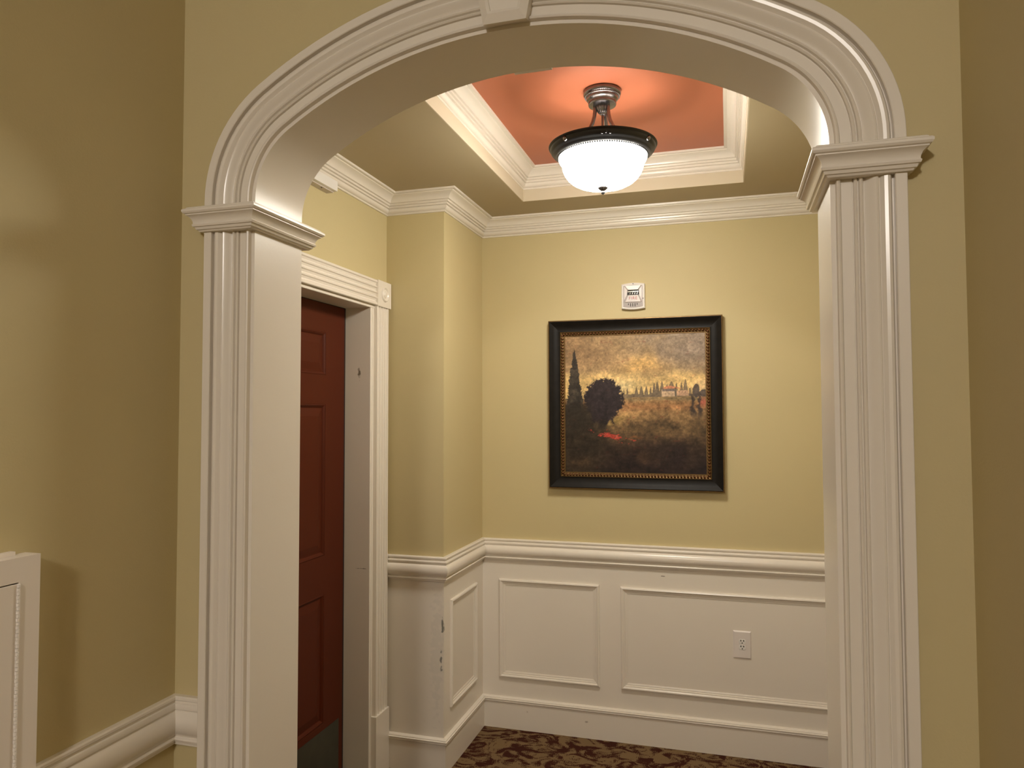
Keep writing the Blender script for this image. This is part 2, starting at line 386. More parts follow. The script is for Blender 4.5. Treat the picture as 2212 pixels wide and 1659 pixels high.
CAPZ0, CAPH = 1.931, 0.0515
for side, y0, sg in (('front', D, -1), ('back', D + T, 1)):
    for xj, s in ((XJL, -1), (XJR, 1)):
        bm = bmesh.new()
        loft(bm, [[(xj + s*w_, y0 + sg*h, z) for w_, h in CAS] for z in (0.0, CAPZ0 + 0.02)])
        put(from_bm('casing_leg', bm, M['trim'], None, True, 30))
    bm = bmesh.new(); rings = []
    rings.append([(XJL - w_, y0 + sg*h, CAPZ0 + CAPH - 0.02) for w_, h in CAS])
    for x, z, nx, nz in ARCH: rings.append([(x + nx*w_, y0 + sg*h, z + nz*w_) for w_, h in CAS])
    rings.append([(XJR + w_, y0 + sg*h, CAPZ0 + CAPH - 0.02) for w_, h in CAS])
    loft(bm, rings); put(from_bm('arch_casing', bm, M['trim'], None, True, 30))
# lining: jambs and soffit
LPR = [(0, D - 0.0045), (0.0145, D - 0.0045), (0.0145, D + T + 0.0045), (0, D + T + 0.0045)]
for xj, s in ((XJL, -1), (XJR, 1)):
    bm = bmesh.new(); loft(bm, [[(xj + s*w_, y, z) for w_, y in LPR] for z in (0.0, CAPZ0 + 0.01)])
    put(from_bm('jamb_lining', bm, M['jamb'], None))
bm = bmesh.new(); rings = [[(XJL - w_, y, CAPZ0 + 0.01) for w_, y in LPR]]
for x, z, nx, nz in ARCH: rings.append([(x + nx*w_, y, z + nz*w_) for w_, y in LPR])
rings.append([(XJR + w_, y, CAPZ0 + 0.01) for w_, y in LPR])
loft(bm, rings); put(from_bm('soffit_lining', bm, M['jamb'], None, True, 40))
# impost caps
CAP = [(-.012, 0), (.007, 0), (.009, .003), (.012, .004), (.014, .009), (.017, .010), (.0185, .014), (.0165, .0165), (.017, .021), (.0195, .027), (.024, .0315), (.0275, .0335),
       (.0275, .0355), (.031, .037), (.0335, .0405), (.0335, .0445), (.031, .047), (.027, .048), (.027, .0495), (.0245, .0515), (-.012, .0515)]
for xj, xo, sd in ((XJL, XCO, -1), (XJR, XCOR, 1)):
    path = [(xo, D + 0.0), (xo, D - 0.022), (xj, D - 0.022), (xj, D + T + 0.022), (xo, D + T + 0.022), (xo, D + T)]
    P = [Vector(p) for p in path]; ns = []
    for a, b in zip(P, P[1:]):
        d = (b - a).normalized(); ns.append(Vector((-d.y, d.x)) * (1 if sd < 0 else -1))
    # outward normals: flip when they point into the pier
    cen = Vector(((xj + xo)/2, D + T/2))
    ns = [n if n.dot((a + b)/2 - cen) > 0 else -n for n, a, b in zip(ns, P, P[1:])]
    ms = [ns[0]] + [(ns[i-1] + ns[i])/(1 + ns[i-1].dot(ns[i])) for i in range(1, len(ns))] + [ns[-1]]
    bm = bmesh.new()
    loft(bm, [[(P[k].x + ms[k].x*o, P[k].y + ms[k].y*o, CAPZ0 + h) for o, h in CAP] for k in range(len(P))])
    put(from_bm('impost_cap', bm, M['trim'], None, True, 30))
# keystones
def keystone(y0, sg, zb, xk, rise):
    hb, ht, H = 0.0435, 0.076, 0.175
    ko = bmesh.new()
    def sec(off, dz0, dz1, y):
        zl, zh = zb + dz0, zb + H - dz1
        wl = hb + (ht - hb)*(zl - zb)/H - off; wh = hb + (ht - hb)*(zh - zb)/H - off
        return [(xk - wl, y, zl), (xk + wl, y, zl), (xk + wh, y, zh), (xk - wh, y, zh)]
    r0 = sec(0, 0, 0, y0); r0 = [(x, y, z + (rise if i < 2 else 0)) for i, (x, y, z) in enumerate(r0)]
    loft(ko, [r0, sec(0, 0, 0, y0 + sg*0.034), sec(.014, .016, .016, y0 + sg*0.042), sec(.020, .022, .022, y0 + sg*0.040), sec(.021, .023, .023, y0 + sg*0.037)])
    k = put(from_bm('keystone', ko, M['trim'], None))
keystone(D, -1, 2.2905, XC0 - 0.001, 0.011); keystone(D + T, 1, 2.3005, XC0 - 0.006, 0.004)

# ------------------------------------------------------------------ the door on the left
dr = empty('door_1', (XL, (DY0 + DY1)/2, 0)); struct(dr, 'brick red six panel door in a deep frame', 'door')
def dput(o, p=None):
    if p is None: o.parent = dr; o.matrix_parent_inverse = Matrix.Translation((-XL, -(DY0 + DY1)/2, 0))
    else: o.parent = p; o.matrix_parent_inverse = p.matrix_parent_inverse.copy() if False else Matrix.Translation((0, 0, 0))
    return o
# hollow metal frame: face with a small step
def frame_leg(y_in, s):
    prof = [(0, -.2), (0, .006), (.002, .008), (.012, .008), (.014, .006), (.016, .001), (.021, .001), (.022, .005), (.030, .006), (FT, .004), (FT, -.2)]
    bm = bmesh.new(); loft(bm, [[(XL + h, y_in + s*w_, z) for w_, h in prof] for z in (0, DZ + 0.0)])
    return dput(from_bm('frame_leg', bm, M['frame_paint'], None))
frame_leg(DY1, 1); frame_leg(DY0, -1)
prof = [(0, -.2), (0, .006), (.002, .008), (.012, .008), (.014, .006), (.016, .001), (.021, .001), (.022, .005), (.030, .006), (FT, .004), (FT, -.2)]
bm = bmesh.new(); loft(bm, [[(XL + h, y, DZ + w_) for w_, h in prof] for y in (DY0 - FT, DY1 + FT)])
dput(from_bm('frame_head', bm, M['frame_paint'], None))
XD = XL - 0.108                                     # door face
LY0, LY1, LZ0, LZ1 = DY0 + 0.006, DY1 - 0.016, 0.012, DZ - 0.004
dput(box('gap_strip', XD - 0.05, XD - 0.004, DY1 - 0.016, DY1 + 0.001, 0, DZ, M['gap_black']))  # black strips fill the gap between leaf and frame
dput(box('gap_strip', XD - 0.05, XD - 0.004, DY0, DY1, DZ - 0.004, DZ + 0.001, M['gap_black']))
dput(box('threshold', XL - 0.2, XL, DY0, DY1, 0, 0.008, M['kick']))
leaf = dput(box('leaf', XD - 0.045, XD - 0.009, LY0, LY1, LZ0, LZ1, M['door']))
rows = [(0.300, 0.8085), (0.9616, 1.569), (1.6865, 1.8607)]
cols = [(2.0465, 2.286), (2.393, 2.632)]
def lp(o):
    o.parent = leaf
    return o
def leafbox(name, y0, y1, z0, z1, d0, d1, bev=0.0):
    o = box(name, XD + d0, XD + d1, y0, y1, z0, z1, M['door'], None, bev)
    o.parent = leaf; o.matrix_parent_inverse = Matrix.Identity(4)
    o.matrix_parent_inverse = (Matrix.Translation((XL, (DY0 + DY1)/2, 0)) @ Matrix.Translation((-XL, -(DY0 + DY1)/2, 0)))
    return o
ys = [LY0, cols[0][0], cols[0][1], cols[1][0], cols[1][1], LY1]
for a, b in ((0, 1), (2, 3), (4, 5)): leafbox('stile', ys[a], ys[b], LZ0, LZ1, -0.010, 0.0)
zs = [LZ0] + [v for r in rows for v in r] + [LZ1]
for k in range(0, len(zs), 2):
    for c in cols: leafbox('rail', c[0], c[1], zs[k], zs[k+1], -0.010, 0.0)
def door_panel(y0, y1, z0, z1):
    bm = bmesh.new()
    def r(i, d): return [(XD + d, y0 + i, z0 + i), (XD + d, y1 - i, z0 + i), (XD + d, y1 - i, z1 - i), (XD + d, y0 + i, z1 - i)]
    loft(bm, [r(0, -.0095), r(0.0, -.001), r(.004, .001), (r(.010, -.003)), r(.014, -.008), r(.018, -.008), r(.045, -.002), r(.048, -.0015)])
    o = from_bm('panel', bm, M['door']); o.parent = leaf
    return o
for c in cols:
    for rw in rows: door_panel(c[0], c[1], rw[0], rw[1])
kp = box('kick_plate', XD, XD + 0.0015, LY0 + 0.03, 2.752, 0.02, 0.2725, M['kick']); kp.parent = leaf
# fluted casing
def fluted(n=4, W=0.108):
    pts = [(0, 0), (0, .021), (.002, .023), (.008, .023)]
    fw = (W - .016) / n
    for i in range(n):
        x = .008 + i*fw
        pts += [(x + .0025, .023), (x + .0055, .0175), (x + fw*.5, .0140), (x + fw - .0045, .0175), (x + fw - .0015, .023)]
    pts += [(W - .002, .023), (W, .021), (W, 0)]
    return pts
FL = fluted(); CY0, CY1 = 2.8305, 2.9385
tc = empty('trim_9', (XL, (DY0 + DY1)/2, 0)); struct(tc, 'white fluted door casing with corner rosettes and plinth blocks', 'trim')
bm = bmesh.new(); loft(bm, [[(XL + h, CY0 + w_, z) for w_, h in FL] for z in (0.262, 1.994)]); o = from_bm('casing_leg', bm, M['trim'], None, True, 30); o.parent = tc; INV = Matrix.Translation((-XL, -(DY0 + DY1)/2, 0)); o.matrix_parent_inverse = INV
n0 = DY0 - FT
bm = bmesh.new(); loft(bm, [[(XL + h, n0 - w_, z) for w_, h in FL] for z in (0.262, 1.994)]); o = from_bm('casing_leg', bm, M['trim'], None, True, 30); o.parent = tc; o.matrix_parent_inverse = INV
bm = bmesh.new(); loft(bm, [[(XL + h, y, 1.9945 + w_) for w_, h in FL] for y in (n0, CY0)]); o = from_bm('casing_head', bm, M['trim'], None, True, 30); o.parent = tc; o.matrix_parent_inverse = INV
for yc in ((2.828 + 2.9545)/2, n0 - 0.054):
    bm = bmesh.new(); bbox(bm, XL, XL + 0.027, yc - 0.0625, yc + 0.0625, 1.9915, 2.1045, 0.0015)
    rb = from_bm('rosette', bm, M['trim'])
    rb.parent = tc; rb.matrix_parent_inverse = INV
    bm = bmesh.new()
    lathe(bm, [(0, .036), (.006, .0352), (.011, .0325), (.0145, .029), (.0155, .0275), (.021, .0265), (.024, .0275), (.026, .0315), (.0285, .033), (.031, .0315), (.033, .0265)], 0, 0, 40)
    for v in bm.verts: v.co = Vector((XL + v.co.z, yc + v.co.x, 2.048 + v.co.y))
    b2 = from_bm('bullseye', bm, M['trim'], rb, True, 50)
for y0_, y1_ in ((2.822, 2.9455), (n0 - 0.115, n0 + 0.004)):
    bm = bmesh.new(); bbox(bm, XL, XL + 0.029, y0_, y1_, 0, 0.262, 0.002); o = from_bm('plinth_block', bm, M['trim']); o.parent = tc; o.matrix_parent_inverse = INV

# ------------------------------------------------------------------ ceiling lamp
lamp = empty('ceiling_lamp', (LX, LY, ZRED)); tag(lamp, 'semi-flush ceiling lamp with lit frosted glass bowl and dark metal ring', 'lamp')
LINV = Matrix.Translation((-LX, -LY, -ZRED))
def lput(o, p=None):
    if p is None: o.parent = lamp; o.matrix_parent_inverse = LINV
    else: o.parent = p
    return o
bm = bmesh.new()
lathe(bm, [(0, 2.634), (.062, 2.634), (.0645, 2.630), (.0645, 2.622), (.0625, 2.618), (.0585, 2.6155), (.0575, 2.6125), (.0545, 2.6105), (.0545, 2.607), (.053, 2.602), (.047, 2.598), (.046, 2.594),
           (.048, 2.5925), (.048, 2.586), (.0465, 2.583), (.030, 2.5815), (0, 2.5815)], LX, LY, 64)
cn = lput(from_bm('canopy', bm, M['pewter'], None, True, 35))
bm = bmesh.new()
for i in range(56):
    a = 2*math.pi*i/56
    bmesh.ops.create_icosphere(bm, subdivisions=1, radius=0.0029, matrix=Matrix.Translation((LX + .0585*math.cos(a), LY + .0585*math.sin(a), 2.6135)))
o = from_bm('bead_ring', bm, M['pewter'], cn, True); tag(o, kind='stuff')
bm = bmesh.new()                                    # fluted hub
seg = 48; rings = []
for r, z in [(.004, 2.5820), (.0215, 2.5815), (.0225, 2.577), (.019, 2.567), (.0135, 2.558), (.009, 2.554), (.0085, 2.551), (.004, 2.550)]:
    rings.append([(LX + r*(1 + (.10 if r > .01 else 0)*math.cos(16*2*math.pi*i/seg))*math.cos(2*math.pi*i/seg), LY + r*(1 + (.10 if r > .01 else 0)*math.cos(16*2*math.pi*i/seg))*math.sin(2*math.pi*i/seg), z) for i in range(seg)])
loft(bm, rings); lput(from_bm('fluted_hub', bm, M['pewter'], None, True, 50))
bm = bmesh.new(); tube(bm, [(LX, LY, 2.553), (LX, LY, 2.30)], 0.0035, 10); lput(from_bm('centre_rod', bm, M['pewter'], None, True, 60))
for ang in (196, 330, 76):
    a = math.radians(ang); pr = [(.0245, 2.586), (.0250, 2.565), (.0275, 2.545), (.0330, 2.525), (.042, 2.506), (.056, 2.487), (.075, 2.468), (.098, 2.452), (.125, 2.4435), (.156, 2.4405)]
    bm = bmesh.new(); tube(bm, [(LX + r*math.cos(a), LY + r*math.sin(a), z) for r, z in pr], lambda t_: 0.0068 - 0.0012*t_, 12)
    lput(from_bm('arm', bm, M['pewter'], None, True, 60))
bm = bmesh.new()
lathe(bm, [(.150, 2.4410), (.165, 2.4410), (.180, 2.4425), (.1835, 2.4418), (.1845, 2.4395), (.1835, 2.4365), (.1795, 2.434), (.1785, 2.430), (.1765, 2.424), (.1715, 2.4175), (.1655, 2.4145), (.1635, 2.4115),
           (.160, 2.4075), (.1555, 2.4055), (.1515, 2.4045), (.148, 2.4055), (.148, 2.4095), (.158, 2.415), (.168, 2.424), (.172, 2.433), (.150, 2.4375)], LX, LY, 96, closed=True)
rg = lput(from_bm('ring', bm, M['bronze'], None, True, 40))
bm = bmesh.new()
for i in range(120):
    a = 2*math.pi*i/120
    bmesh.ops.create_icosphere(bm, subdivisions=1, radius=0.0032, matrix=Matrix.Translation((LX + .1515*math.cos(a), LY + .1515*math.sin(a), 2.4040)))
o = from_bm('bead_edge', bm, M['bronze'], rg, True); tag(o, kind='stuff')
for ang in (231, 331, 101):                     # round set screws on the ring
    a = math.radians(ang + 5.0)
    bm = bmesh.new(); bmesh.ops.create_uvsphere(bm, u_segments=16, v_segments=10, radius=0.0085, matrix=Matrix.Translation((LX + .1765*math.cos(a), LY + .1765*math.sin(a), 2.4275)))
    o = from_bm('set_screw', bm, M['pewter'], rg, True)
for da in (-4.2, 0, 4.2):                           # small cast ornament facing the arch
    a = math.radians(283 + da)
    bm = bmesh.new(); bmesh.ops.create_uvsphere(bm, u_segments=12, v_segments=8, radius=0.0042, matrix=Matrix.Translation((LX + .1760*math.cos(a), LY + .1760*math.sin(a), 2.4225 + (0.0025 if da == 0 else 0))))
    from_bm('ornament_bead', bm, M['bronze'], rg, True)
bm = bmesh.new()
bp_ = [(.1475, 2.4105), (.1505, 2.404), (.1500, 2.397), (.1465, 2.389), (.1405, 2.3835), (.1385, 2.381), (.1382, 2.374), (.1358, 2.361), (.1300, 2.347), (.1200, 2.333), (.1055, 2.320), (.0860, 2.3095), (.060, 2.3025), (.030, 2.2995), (.0, 2.299)]
inner = [(max(r_ - .003, 0), z_ + .003) for r_, z_ in bp_]
lathe(bm, inner[::-1] + bp_, LX, LY, 80, closed=False)
gb = lput(from_bm('glass_bowl', bm, M['bowl'], None, True, 60)); gb.data.materials.append(M['plastic'])
for p in gb.data.polygons:                          # inner face of the glass: plain frosted white
    c = p.center - Vector((LX, LY, 2.40)); nrm = p.normal
    if nrm.dot(c) < 0: p.material_index = 1
bm = bmesh.new(); rings = []
for r, z in [(.002, 2.3035), (.0165, 2.3020), (.0172, 2.2990), (.0140, 2.2950), (.0100, 2.2905), (.0062, 2.2880), (.005, 2.2865)]:
    rings.append([(LX + r*(1 + .08*math.cos(14*2*math.pi*i/56))*math.cos(2*math.pi*i/56), LY + r*(1 + .08*math.cos(14*2*math.pi*i/56))*math.sin(2*math.pi*i/56), z) for i in range(56)])
loft(bm, rings); fo = lput(from_bm('finial', bm, M['pewter'], None, True, 50))
bm = bmesh.new(); bmesh.ops.create_uvsphere(bm, u_segments=20, v_segments=12, radius=0.0070, matrix=Matrix.Translation((LX, LY, 2.2825))); from_bm('finial_ball', bm, M['bronze'], fo, True)
for k, ang in enumerate((20, 140, 260)):
    a = math.radians(ang)
    point_light('lamp_bulb', (LX + .03*math.cos(a), LY + .03*math.sin(a), 2.348), BULB_W, LAMP_COL, 0.022)

# ------------------------------------------------------------------ framed painting
PX0, PX1, PZ0, PZ1 = -0.8325, -0.0205, 1.1705, 1.976
pic = empty('framed_painting', ((PX0 + PX1)/2, YB, PZ0)); tag(pic, 'square landscape painting of cypress trees and farmhouse in black beaded frame', 'painting')
def pput(o): o.parent = pic; o.matrix_parent_inverse = Matrix.Translation((-(PX0 + PX1)/2, -YB, -PZ0)); return o
F_BLACK = [(0.0, 0.004), (0.006, 0.004), (.006, .034), (.012, .0335), (.020, .0285), (.034, .0235), (.046, .0225), (.052, .0235), (.0545, .0265), (.0555, .0265), (.0555, .006), (0.0, .006)]
F_BLACK = [(.0045, .002), (.0045, .0355), (.0075, .0365), (.011, .0345), (.020, .0275), (.034, .0225), (.048, .0215), (.0545, .023), (.0555, .020), (.0555, .002)]
F_GOLD = [(0, .003), (0, .034), (.0015, .0365), (.0045, .037), (.0045, .003)]
F_LIN = [(.0555, .004), (.0555, .0215), (.0575, .0225), (.0605, .0195), (.066, .018), (.072, .0175), (.074, .0155), (.0775, .0155), (.0785, .0135), (.0785, .004)]
def pframe(prof, m, name):
    O = Vector((0, YB, 0))
    for k in range(4):
        def ring(k):
            cu, cv, su, sv = [(PX0, PZ0, 1, 1), (PX1, PZ0, -1, 1), (PX1, PZ1, -1, -1), (PX0, PZ1, 1, -1)][k]
            return [(cu + su*a, YB - h, cv + sv*a) for a, h in prof]
        bm = bmesh.new(); loft(bm, [ring(k), ring((k+1) % 4)]); pput(from_bm(name, bm, m, None, True, 30))
pframe(F_BLACK, M['frame_black'], 'frame_rail'); pframe(F_GOLD, M['frame_gold'], 'gilt_edge'); pframe(F_LIN, M['frame_gold'], 'liner')
bm = bmesh.new(); ins = 0.0655
x0, x1, z0, z1 = PX0 + ins, PX1 - ins, PZ0 + ins, PZ1 - ins
def bead(x, z, ax):
    mt = Matrix.Translation((x, YB - 0.0195, z)) @ Matrix.Rotation(0.5 if ax else -0.5, 4, 'Y') @ (Matrix.Diagonal((.0052, .0055, .0082, 1)) if ax == 0 else Matrix.Diagonal((.0082, .0055, .0052, 1)))
    bmesh.ops.create_icosphere(bm, subdivisions=2, radius=1.0, matrix=mt)
nb = 46
for i in range(nb):
    f = (i + 0.5)/nb
    bead(x0 + (x1 - x0)*f, z0, 0); bead(x0 + (x1 - x0)*f, z1, 0); bead(x0, z0 + (z1 - z0)*f, 1); bead(x1, z0 + (z1 - z0)*f, 1)
o = pput(from_bm('bead_trim', bm, M['frame_bead'], None, True)); tag(o, kind='stuff')

def painting(n=340):
    rs = np.random.RandomState(4)
    t, s = np.meshgrid(np.linspace(0, 1, n), np.linspace(0, 1, n), indexing='ij')   # t down, s right
    def vn(fs, ft, seed):
        r = np.random.RandomState(seed); g = r.rand(int(ft) + 3, int(fs) + 3)
        a = t*ft; b = s*fs; i = a.astype(int); j = b.astype(int); u = a - i; v = b - j
        u = u*u*(3 - 2*u); v = v*v*(3 - 2*v)
        return g[i, j]*(1-u)*(1-v) + g[i+1, j]*u*(1-v) + g[i, j+1]*(1-u)*v + g[i+1, j+1]*u*v
    def fbm(fs, ft, seed, o=5):
        out = 0; amp = 1; tot = 0
        for k in range(o): out = out + amp*vn(fs*2**k, ft*2**k, seed + k); tot += amp; amp *= 0.55
        return out/tot - 0.5
    def mixc(c, col, a):
        a = np.clip(a, 0, 1)[..., None]; return c*(1 - a) + np.array(col, float)*a
    def ss(x, a, b): q = np.clip((x - a)/(b - a), 0, 1); return q*q*(3 - 2*q)
    n1, n2, n3, n4 = fbm(5, 5, 11), fbm(14, 14, 23), fbm(40, 40, 37, 4), fbm(5, 16, 51)
    nst = fbm(8, 50, 61, 4)
    c = np.zeros((n, n, 3)); c[:] = (176, 142, 96)
    c = mixc(c, (150, 128, 104), ss(s + .5*n1, .35, .95)*ss(.36 - t, 0, .25))
    c = mixc(c, (148, 112, 76), ss(.55 - s + .5*n1, 0, .5)*ss(.3 - t, -.05, .2)*.6)
    c = mixc(c, (222, 172, 98), np.exp(-((s - .57)/.18)**2 - ((t - .235 - .1*n1)/.07)**2)*.8)
    c = mixc(c, (232, 190, 118), ss(t + .05*n2, .24, .335)*.95)
    c = mixc(c, (240, 212, 150), np.exp(-((s - .42)/.12)**2 - ((t - .37)/.05)**2)*.7)
    c = mixc(c, (214, 178, 128), ss(s, .85, 1)*ss(t, .3, .36)*.6)
    c = c*(1 + .32*n4[..., None] + .24*n2[..., None] + .22*n3[..., None])
    # far tree line
    base = .455 - .012*(s - .4)
    top = np.full_like(s, 1.0); top = .425 + .02*fbm(12, 1, 71)[0][None, :] + 0*t
    for cx, wd, tp in [(.43, .012, .385), (.455, .012, .378), (.52, .022, .375), (.555, .025, .372), (.59, .022, .37), (.62, .016, .378), (.645, .018, .345), (.667, .02, .338), (.70, .022, .332), (.735, .02, .355), (.765, .035, .335), (.80, .014, .345), (.835, .014, .338), (.862, .02, .323)]:
        top = np.minimum(top, tp + np.abs((s - cx)/wd)**1.5*.11)
    mask = ss(t - top - .012*n3, 0, .008)*ss(base + .006 + .01*n3 - t, 0, .006)*ss(s, .38, .40)*ss(.985 - s, 0, .03)
    c = mixc(c, (104, 88, 70), mask*(.82 + .5*n2))
    # field
    fm = ss(t - base - .004*n3, 0, .006)
    fld = np.zeros_like(c); fld[:] = (160, 122, 76)
    fld = mixc(fld, (128, 114, 80), np.exp(-((t - .466 - .05*n2)/.012)**2)*.6)
    fld = mixc(fld, (158, 106, 64), np.exp(-((t - .52)/.03)**2)*.6)
    fld = mixc(fld, (104, 80, 50), ss(t + .10*(s - .6) + .10*n1, .54, .70))
    fld = mixc(fld, (58, 42, 30), ss(t + .06*n1, .68, .84))
    fld = mixc(fld, (38, 27, 24), ss(t + .25*n1, .80, .98))
    fld = mixc(fld, (50, 40, 28), ss(.40 - s + .12*n1, 0, .22)*ss(t, .46, .56)*.9)
    fld = mixc(fld, (150, 122, 66), np.exp(-((s - .36)/.07)**2 - ((t - .625 + .3*(s - .36))/.03)**2)*.8)
    fld = mixc(fld, (104, 74, 46), np.exp(-((s - .57)/.06)**2 - ((t - .88)/.05)**2)*.55 + np.exp(-((s - .12)/.1)**2 - ((t - .93)/.05)**2)*.35)
    fld = fld*(1 + .55*n2[..., None] + .55*n3[..., None] + .35*nst[..., None])
    c = c*(1 - fm[..., None]) + fld*fm[..., None]
    # farmhouse
    def rect(a, b, p, q, col, amt=1.0):
        nonlocal c
        c = mixc(c, col, ss(s - a, 0, .004)*ss(b - s, 0, .004)*ss(t - p, 0, .004)*ss(q - t, 0, .004)*amt*(.9 + .5*n3))
    rect(.695, .80, .398, .452, (214, 178, 136)); rect(.80, .885, .405, .448, (206, 160, 120))
    hr = .372 + np.abs(s - .755)*.25
    c = mixc(c, (206, 132, 92), (t > hr)*(t < .393)*ss(s, .70, .715)*ss(.885 - s, 0, .02)*.95)
    rect(.70, .79, .394, .415, (104, 92, 84), .9)
    for a in (.815, .835, .858): rect(a, a + .008, .412, .424, (90, 66, 54)); 
    for a in (.72, .745, .77): rect(a, a + .009, .425, .437, (150, 112, 86))
    rect(.786, .80, .385, .452, (84, 76, 62), .9); rect(.885, .90, .39, .448, (96, 80, 66), .8)
    # right-hand trees and red field
    c = mixc(c, (186, 98, 74), ss(s, .945, .965)*np.exp(-((t - .49)/.03)**2)*.85)
    rt = np.maximum(np.exp(-((s - .935 - .01*n2)/.022)**2 - ((t - .41)/.045)**2)*1.6, np.exp(-((s - .985)/.03)**2 - ((t - .425)/.035)**2)*1.1)
    c = mixc(c, (80, 68, 60), (rt + .5*n3 > .55)*.85)
    for cx in (.912, .955):
        tk = np.exp(-np.abs((s - cx - .03*n2 - .03*n3)/(.009 + .012*ss(t, .5, .6)))**3)*ss(t, .41, .46)*ss(.63 - t, 0, .08)*.92
        c = mixc(c, (62, 50, 42), tk)
    # cypress
    hw = np.clip((t - .085)/.40, 0, 1)**.8*.062*(1 + .5*n3 + .4*fbm(110, 110, 181, 2)) ; hw = hw*(1 - .25*ss(t, .45, .6))
    cy = ss(hw - np.abs(s - .070 + .02*n3*.6) + .006*n3, 0, .006)*(t > .085)*ss(.62 - t, 0, .1)
    c = mixc(c, (58, 50, 40), cy*.97)
    c = c*(1 + (cy*1.1*n3)[..., None])
    # round tree
    d = np.sqrt(((s - .285)/.135)**2 + ((t - .475)/.172)**2) + .38*n2 + .28*n3 + .22*fbm(110, 110, 171, 2)
    rtree = ss(1.0 - d, -.04, .10)
    c = mixc(c, (46, 36, 36), rtree*.97); c = c*(1 + (rtree*.8*n3)[..., None])
    tr_ = ss(.045 - np.abs(s - .27), 0, .03)*ss(t, .6, .63)*ss(.70 - t, 0, .03)
    c = mixc(c, (40, 32, 26), tr_*.8)
    # ground shrubs at left
    c = mixc(c, (46, 38, 28), ss(.26 - s + .1*n1, 0, .12)*ss(t, .47, .53)*ss(.75 - t, 0, .1)*.75)
    # red flowers
    ax = (t - .735) - .22*(s - .36)
    fl = np.exp(-(ax/.026)**2 - ((s - .36)/.13)**2)
    st = fbm(26, 60, 91, 3)
    c = mixc(c, (116, 42, 30), np.clip(fl*1.2 + st*2.5 - .55, 0, 1)*.75)
    ang = fbm(70, 70, 97, 2); sk = np.sin((s*.75 + t)*210 + 9*n2 + 14*ang)
    c = mixc(c, (188, 68, 50), np.clip((fl*.9 + st*2.6 + sk*.28 - .72)*3.5, 0, 1)*(fl > .10)*.95)
    c = mixc(c, (226, 120, 92), np.clip((fl*.7 + n3*2.2 + sk*.2 - .85)*4, 0, 1)*(fl > .25)*.7)
    c = mixc(c, (190, 110, 50), np.exp(-((s - .48)/.05)**2 - ((t - .745)/.012)**2)*np.clip(st*4 + .2, 0, 1)*.8)
    # brush grain and dabs over everything
    gr = fbm(90, 90, 131, 3); dab = fbm(30, 55, 141, 4); dab2 = fbm(60, 30, 151, 4)
    c = c*(1 + .34*gr[..., None] + .17*dab[..., None] + .15*dab2[..., None])
    scr = ss(np.abs(fbm(24, 24, 161, 4)), .0, .02); c = c*(1.10 - .10*scr[..., None])
    c = np.clip(c, 6, 250)/255.0
    lin = np.where(c <= .04045, c/12.92, ((c + .055)/1.055)**2.4)
    lin = np.clip(lin*np.array((1.0, 1.08, 1.25))*PAINT_GAIN, 0, .95)
    xa, xb, za, zb = PX0 + .0775, PX1 - .0775, PZ0 + .0775, PZ1 - .0775
    verts = np.stack([xa + s*(xb - xa), np.full_like(s, YB - 0.0125), zb - t*(zb - za)], -1).reshape(-1, 3)
    idx = np.arange(n*n).reshape(n, n)
    faces = np.stack([idx[1:, :-1], idx[1:, 1:], idx[:-1, 1:], idx[:-1, :-1]], -1).reshape(-1, 4)
    me = bpy.data.meshes.new('canvas'); me.from_pydata(verts.tolist(), [], faces.tolist())
    at = me.color_attributes.new('print', 'FLOAT_COLOR', 'POINT')
    at.data.foreach_set('color', np.concatenate([lin.reshape(-1, 3), np.ones((n*n, 1))], 1).astype(np.float32).ravel())
    m = bpy.data.materials.new('painted_canvas'); m.use_nodes = True; nt = m.node_tree; b = nt.nodes['Principled BSDF']
    an = nt.nodes.new('ShaderNodeAttribute'); an.attribute_name = 'print'
    nz = nt.nodes.new('ShaderNodeTexNoise'); nz.inputs['Scale'].default_value = 180; nz.inputs['Detail'].default_value = 4
    mr = nt.nodes.new('ShaderNodeMapRange'); mr.inputs[3].default_value = 0.72; mr.inputs[4].default_value = 1.28; nt.links.new(nz.outputs['Fac'], mr.inputs[0])
    mm = nt.nodes.new('ShaderNodeVectorMath'); mm.operation = 'MULTIPLY'
    nt.links.new(an.outputs['Color'], mm.inputs[0]); nt.links.new(mr.outputs[0], mm.inputs[1]); nt.links.new(mm.outputs[0], b.inputs['Base Color'])
    b.inputs['Roughness'].default_value = 0.5; b.inputs['Specular IOR Level'].default_value = 0.25
    return pput(link('canvas', me, m))
PAINT_GAIN = 0.92
painting()
pput(box('backing_board', PX0 + .006, PX1 - .006, YB - 0.011, YB - 0.001, PZ0 + .006, PZ1 - .006, M['frame_black']))

# ------------------------------------------------------------------ fire alarm strobe
FX0, FX1, FZ0, FZ1 = -0.4788, -0.3692, 2.017, 2.1445
fxc, fzc = (FX0 + FX1)/2, (FZ0 + FZ1)/2
fa = empty('fire_alarm', (fxc, YB, fzc)); tag(fa, 'white wall fire alarm with strobe and FIRE lettering above the painting', 'alarm')
def fput(o, p=None):
    if p is None: o.parent = fa; o.matrix_parent_inverse = Matrix.Translation((-fxc, -YB, -fzc))
    else: o.parent = p
    return o
def outline(hw, hh, bow, n=10, r=0.006):
    pts = []
    for i in range(n + 1):
        f = -1 + 2*i/n; pts.append((f*hw, hh - bow*f*f))
    for i in range(n + 1):
        f = 1 - 2*i/n; pts.append((f*hw, -(hh - bow*f*f)))
    return pts
def ring_o(hw, hh, bow, y): return [(fxc + x, y, fzc + z) for x, z in outline(hw, hh, bow)]
hw, hh = (FX1 - FX0)/2, (FZ1 - FZ0)/2
bm = bmesh.new()
